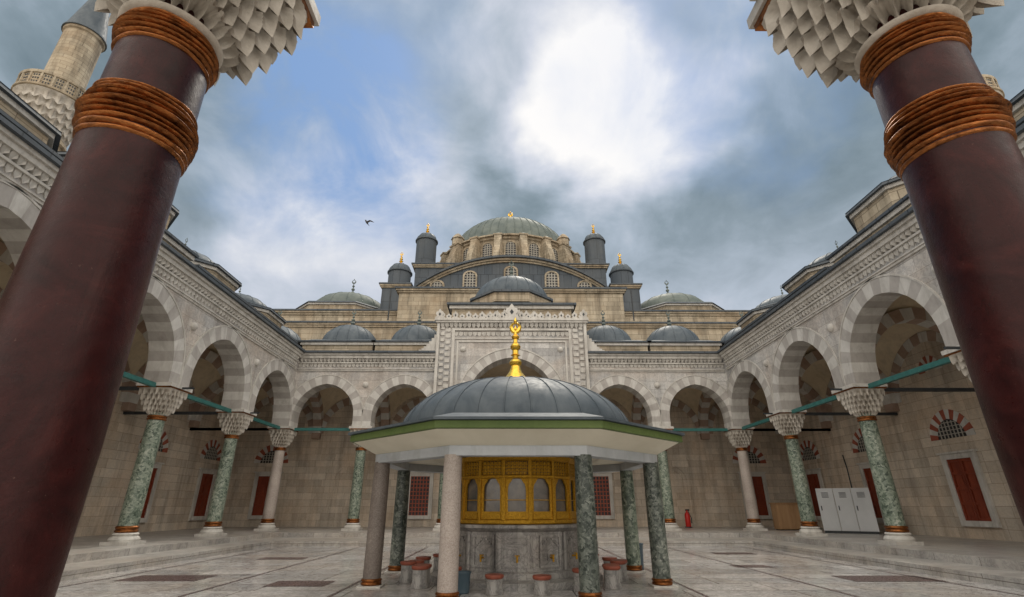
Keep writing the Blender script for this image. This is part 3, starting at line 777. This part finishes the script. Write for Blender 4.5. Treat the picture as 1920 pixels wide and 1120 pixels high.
b.obj('marble_basin',root,smooth=25)
gl=MB(); RG=1.42; ap=RG*cos(pi/16); hw=RG*sin(pi/16)
gl.lathe(0,0,[(ap-.03,-.34),(ap-.03,.98)],16,M_glass,rot=pi/16-pi/2,cap=False)
gl.lathe(0,0,[(RG+.03,-.35),(RG+.05,-.33),(RG+.05,-.27),(RG+.02,-.25)],16,M_gold2,rot=pi/16-pi/2)
gl.lathe(0,0,[(RG+.02,.56),(RG+.05,.58),(RG+.05,.62),(RG+.02,.64)],16,M_gold2,rot=pi/16-pi/2,cap=False)
gl.lathe(0,0,[(RG+.01,.92),(RG+.06,.95),(RG+.06,1.04)],16,M_gold2,rot=pi/16-pi/2,cap=False)
for i in range(16):
    a_=facet(16,i); nx,ny=cos(a_),sin(a_); tx,ty=-ny,nx
    def P3(u,dd,z): return (nx*(ap+dd)+tx*u, ny*(ap+dd)+ty*u, z)
    def bxx(u0,u1,d0,d1,z0,z1,mt=M_gold2):
        x,y,_=P3((u0+u1)/2,(d0+d1)/2,0); gl.obox(x,y,a_+pi/2,(u1-u0)/2,(d1-d0)/2,z0,z1,mt)
    x,y=RG*cos(a_+pi/16),RG*sin(a_+pi/16); gl.obox(x,y,a_+pi/16,.035,.035,-.3,.98,M_gold2)
    bxx(-hw+.03,hw-.03,-.02,.01,-.27,-.10); bxx(-hw+.07,hw-.07,.01,.025,-.24,-.13)
    w0=hw-.085; zc=.32
    PP=[(w0,-.1)]+[(w0*cos(pi*q/12),zc+(w0*sin(pi*q/12))*(1.0+.25*sin(pi*q/12))+.025*abs(sin(pi*q/3))) for q in range(13)]+[(-w0,-.1)]
    QQ=[(hw-.02,-.1)]+[( (hw-.02)*max(-1,min(1,1.5*cos(pi*q/12))), .58 if 3<=q<=9 else zc+.26*q/3 if q<3 else zc+.26*(12-q)/3) for q in range(13)]+[(-hw+.02,-.1)]
    k=len(PP); vs=[P3(u,.012,z) for u,z in PP]+[P3(u,.012,z) for u,z in QQ]+[P3(u,-.03,z) for u,z in PP]
    gl.add(vs,[(j,j+1,k+j+1,k+j) for j in range(k-1)]+[(j,j+1,2*k+j+1,2*k+j) for j in range(k-1)],M_gold2)
    bxx(-w0,w0,-.02,0,.12,.135)
    bxx(-hw+.03,hw-.03,-.025,-.005,.64,.93,M_dark)
    for q in range(6):
        u=-hw+.06+(2*hw-.12)*q/5; bxx(u-.008,u+.008,-.005,.012,.64,.93)
    for zz in(.70,.77,.84): bxx(-hw+.03,hw-.03,-.004,.010,zz,zz+.022)
    for q in range(5):
        u=-hw+.06+(2*hw-.12)*(q+.5)/5
        for zz in(.665,.735,.805,.88): 
            gl.add([P3(u+.03*cos(j*pi/4),.015,zz+.028*sin(j*pi/4)) for j in range(8)],[tuple(range(8))],M_gold2)
gl.lathe(0,0,[(ap-.25,-.3),(ap-.25,1.0)],16,M_dark,cap=False)
gl.obj('gilded_grille',root,smooth=20)

def stool(x,y,h):
    s=MB()
    s.lathe(0,0,[(.165,0),(.17,.05),(.145,.12),(.15,h-.1),(.155,h-.06)],20,M_basin)
    s.lathe(0,0,[(.155,h-.07),(.175,h-.05),(.18,h-.02),(.17,h),(.12,h+.004),(.02,h+.004)],20,M_terra)
    o=s.obj('wash_stool'); o.location=(x,y,-1.5); return o
for i in range(16):
    a_=-pi/2+2*pi*(i+.5)/16; rr=2.28+random.uniform(-.06,.06)
    hh=.31 if abs(cos(a_))<.5 and sin(a_)<0 else .40
    stool(FX+rr*cos(a_),FY+rr*sin(a_),hh+random.uniform(-.02,.02))
for x,y in((-1.95,11.35),(1.9,11.3),(-2.35,12.2),(2.3,12.5)): stool(x,y,.4)
s=MB(); s.lathe(0,0,[(.15,0),(.19,.02),(.22,.58),(.235,.6),(.235,.63),(.2,.63),(.18,.1),(.02,.08)],24,M_blue); s.obox(0,-.23,0,.08,.015,.5,.54,M_dark); o=s.obj('waste_bin'); o.location=(3.05,14.2,-1.5)
s=MB(); s.lathe(0,0,[(.12,0),(.14,.02),(.155,.32),(.17,.34),(.17,.36),(.14,.36),(.13,.06),(.02,.05)],24,M_blue); o=s.obj('waste_bin'); o.location=(-1.05,10.7,-1.5)

# ---------------------------------------------------------------- ground
g=MB(); g.box(-400,400,-400,400,-2.0,-1.6,M_earth); g.obj('ground',smooth=0)
g=MB(); g.add([(-18,-6,-1.5),(18,-6,-1.5),(18,28,-1.5),(-18,28,-1.5)],[(0,1,2,3)],M_floor)
g.obj('courtyard_paving',smooth=0)
s=MB()
lv=[(-1.12,11.1,25.3,3.2),(-1.31,9.85,22.6,4.0)]
for z,x,yb,yf in lv:
    for sg in(-1,1):
        x0,x1=sorted((sg*x,sg*18.05)); s.box(x0,x1,-8,yb,-1.6,z,M_plat)
    s.box(-18.05,18.05,yb,33.3,-1.6,z,M_plat)
    s.box(-x,x,-8,yf,-1.6,z,M_plat)
s.obj('portico_platform',smooth=0)
s=MB()
for (x,y,a_,b_) in((-7.9,12.9,.9,.5),(-4.55,12.0,.62,.42),(8.35,12.7,1.0,.5),(6.4,15.2,.5,.3),(-7.2,17.5,.7,.35),(7.6,19.2,.7,.35)):
    s.add([(x-a_,y-b_,-1.496),(x+a_,y-b_,-1.496),(x+a_,y+b_,-1.496),(x-a_,y+b_,-1.496)],[(0,1,2,3)],M_slab)
for x in(-6.1,6.1,-9.2,9.2,-3.4,3.4):
    s.add([(x-.035,4.2,-1.496),(x+.035,4.2,-1.496),(x+.035,22.5,-1.496),(x-.035,22.5,-1.496)],[(0,1,2,3)],M_slab)
s.obj('paving_inlays',smooth=0)

# ---------------------------------------------------------------- small things
s=MB()
for i,(x0,x1) in enumerate(((0,.68),(.7,1.38),(1.4,2.1))):
    s.box(x0,x1,0,.7,.1,1.9,M_white); s.box(x0+.05,x1-.05,-.012,0,.16,1.84,M_white); s.box(x0+.08,x0+.12,-.04,-.012,.95,1.15,M_iron)
    for q in range(5): s.box(x0+.2,x1-.2,-.02,-.012,1.5+q*.05,1.52+q*.05,M_iron)
s.box(.02,2.08,.05,.65,0,.1,M_iron)
o=s.obj('electrical_cabinet',smooth=0); o.location=(14.3,25.0,ZP); o.rotation_euler=(0,0,radians(-32))
s=MB(); s.box(0,.5,0,.5,.06,1.35,M_white); s.box(.04,.46,-.012,0,.12,1.28,M_grille); s.box(.02,.48,.03,.47,0,.06,M_iron); s.box(.4,.43,-.035,-.012,.6,.8,M_iron)
o=s.obj('electrical_cabinet',smooth=0); o.location=(16.2,23.6,ZP); o.rotation_euler=(0,0,radians(-32))
s=MB(); s.box(0,1.3,0,.6,.05,1.25,M_tan); s.box(-.04,1.34,-.04,.64,1.25,1.3,M_tan); s.box(.05,.62,-.02,0,.1,1.2,M_tan); s.box(.68,1.25,-.02,0,.1,1.2,M_tan); s.box(.05,1.25,.05,.55,0,.05,M_dark)
o=s.obj('wooden_counter',smooth=0); o.location=(13.6,27.6,ZP)
s=MB(); s.lathe(0,0,[(.09,0),(.1,.03),(.1,.42),(.06,.5),(.03,.52),(.03,.58)],20,M_red); s.box(-.05,.1,-.02,.02,.56,.62,M_dark); s.tube((.05,0,.56),(.15,0,.3),.015,M_dark); s.tube((.15,0,.3),(.14,0,.12),.02,M_dark); s.lathe(0,0,[(.14,-.03),(.14,0)],16,M_iron)
o=s.obj('fire_extinguisher'); o.location=(10.25,31.5,ZP+.04); o.scale=(1.5,1.5,1.5)
s=MB(); s.tube((0,0,0),(0,0,2.9),.03,M_iron); s.tube((0,0,2.9),(-.25,-.3,3.5),.03,M_iron); s.box(-.12,.12,-.05,.05,1.4,1.75,M_white); s.box(-.15,.15,-.15,.15,0,.04,M_iron)
o=s.obj('conduit_pole'); o.location=(16.9,26.3,ZP)
s=MB()
s.lathe(0,0,[(.01,-.45),(.06,-.38),(.14,-.1),(.15,.1),(.1,.32),(.09,.42),(.03,.5),(.01,.58)],10,M_feather)
for sg in(-1,1):
    P=[(0,.2),(0,-.12),(.55,-.02),(.6,.26),(1.25,-.3),(1.0,.1)]
    vs=[(sg*x,.5*x*(1.2 if x<.7 else .8)+.05,y) for x,y in P]; vs+=[(a_,b_-.03,c_) for a_,b_,c_ in vs]
    s.add(vs,[(0,1,2,3),(3,2,4,5),(6,7,8,9),(9,8,10,11),(0,3,9,6),(3,5,11,9),(5,4,10,11),(4,2,8,10),(2,1,7,8)],M_feather)
s.add([(-.06,0,-.4),(.06,0,-.4),(.14,0,-.66),(-.14,0,-.66)],[(0,1,2,3)],M_feather)
o=s.obj('seagull'); o.location=(-17.2,51.6,31.4); o.rotation_euler=(radians(60),radians(25),radians(-40)); o.scale=(.75,.75,.75)

for o in D.objects:
    if o.parent is None: o.location.z+=ZOFF

# ---------------------------------------------------------------- world / light
SE,SA=radians(50),radians(12)
sd=(sin(SA)*cos(SE),cos(SA)*cos(SE),sin(SE))
w=D.worlds.new('World'); bpy.context.scene.world=w; w.use_nodes=True; t=NT(w)
bg=t.n['Background']
sky=t.new('ShaderNodeTexSky',sky_type='NISHITA'); sky.sun_disc=False; sky.sun_elevation=SE; sky.sun_rotation=SA; sky.air_density=1.2; sky.dust_density=1.5
dirv=t.vmath('NORMALIZE',t.new('ShaderNodeTexCoord').outputs['Generated'])
sp=t.new('ShaderNodeSeparateXYZ'); t.l.new(dirv,sp.inputs[0])
zz=t.math('ADD',t.math('MAXIMUM',sp.outputs[2],0.0),.42)
cb=t.new('ShaderNodeCombineXYZ'); t.l.new(t.math('DIVIDE',sp.outputs[0],zz),cb.inputs[0]); t.l.new(t.math('DIVIDE',sp.outputs[1],zz),cb.inputs[1])
pl=cb.outputs[0]
n1=t.noise(t.mapping(pl,(1.3,1.15,1),(3.1,1.7,0)),2.0,6,.5,.3)
n2=t.noise(t.mapping(pl,(1.2,1.1,1),(7.3,2.2,0)),4.4,8,.58,.35)
wn=t.noise(pl,2.4,5,.55)
wd_=t.vmath('NORMALIZE',t.vmath('ADD',dirv,t.vmath('SCALE',t.vmath('SUBTRACT',wn.outputs['Color'],(.5,.5,.5)),scale=.42)))
def lobe(d,inner,outer):
    g_=t.vmath('DOT_PRODUCT',wd_,Vector(d).normalized()); return t.rng(g_,outer,inner,0,1,True)
def add(*a):
    r_=a[0]
    for x in a[1:]: r_=t.math('ADD',r_,x)
    return r_
def mul(a,b): return t.math('MULTIPLY',a,b)
shade=add(mul(n1.outputs[0],.62),mul(n2.outputs[0],.42),
  mul(lobe((.217,.723,.656),.999,.972),.24), mul(lobe((.07,.66,.75),.998,.97),.13),
  mul(lobe((-.247,.834,.493),.995,.95),.13), mul(lobe((.25,.86,.44),.995,.94),.06),
  mul(lobe((-.50,.774,.405),.995,.93),-.02), mul(lobe((.50,.685,.541),.995,.93),-.08), mul(lobe((-.12,.78,.61),.998,.975),-.07))
ccol=t.ramp(shade,[(.36,(.165,.225,.265)),(.46,(.25,.32,.375)),(.56,(.40,.475,.56)),(.68,(.64,.68,.77)),(.83,(1.0,.985,.975))])
ccol=t.vmath('SCALE',ccol,scale=10.0)
blue=t.mix(.85,sky.outputs[0],(2.2,3.8,6.8,1))
bm=add(mul(lobe((-.342,.696,.631),.999,.96),.9),mul(lobe((.354,.626,.695),.998,.955),.7),mul(lobe((-.28,.60,.74),.998,.96),.45))
bm=mul(t.math('MINIMUM',bm,1.0),t.rng(n2.outputs[0],.38,.62,1.0,.3))
col=t.mix(bm,ccol,blue)
hz=t.rng(sp.outputs[2],.22,.55,.65,0,True)
col=t.mix(hz,col,(5.5,6.0,6.9,1))
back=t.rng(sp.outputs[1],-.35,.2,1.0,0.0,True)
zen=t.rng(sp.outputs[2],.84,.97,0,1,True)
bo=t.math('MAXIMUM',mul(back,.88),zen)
col=t.mix(bo,col,(20.5,18.9,16.8,1))  # added out-of-view sky glow, behind and overhead, to fill court and porticoes with light
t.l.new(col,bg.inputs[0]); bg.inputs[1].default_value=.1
L=D.lights.new('sun','SUN'); L.energy=1.5; L.angle=radians(12); L.color=(1,.92,.80)
lo=D.objects.new('sun',L); bpy.context.collection.objects.link(lo)
lo.rotation_euler=Vector(sd).to_track_quat('Z','Y').to_euler(); lo.location=(0,0,60)
# ---------------------------------------------------------------- camera
cam=D.cameras.new('camera'); co=D.objects.new('camera',cam); bpy.context.collection.objects.link(co)
cam.sensor_width=36; cam.lens=932/1920*36; cam.clip_end=1500; cam.clip_start=.05
co.location=(-.19,0,ZOFF); co.rotation_euler=(radians(90+22.7),0,radians(-.43))
bpy.context.scene.camera=co
bpy.context.scene.view_settings.view_transform='Standard'
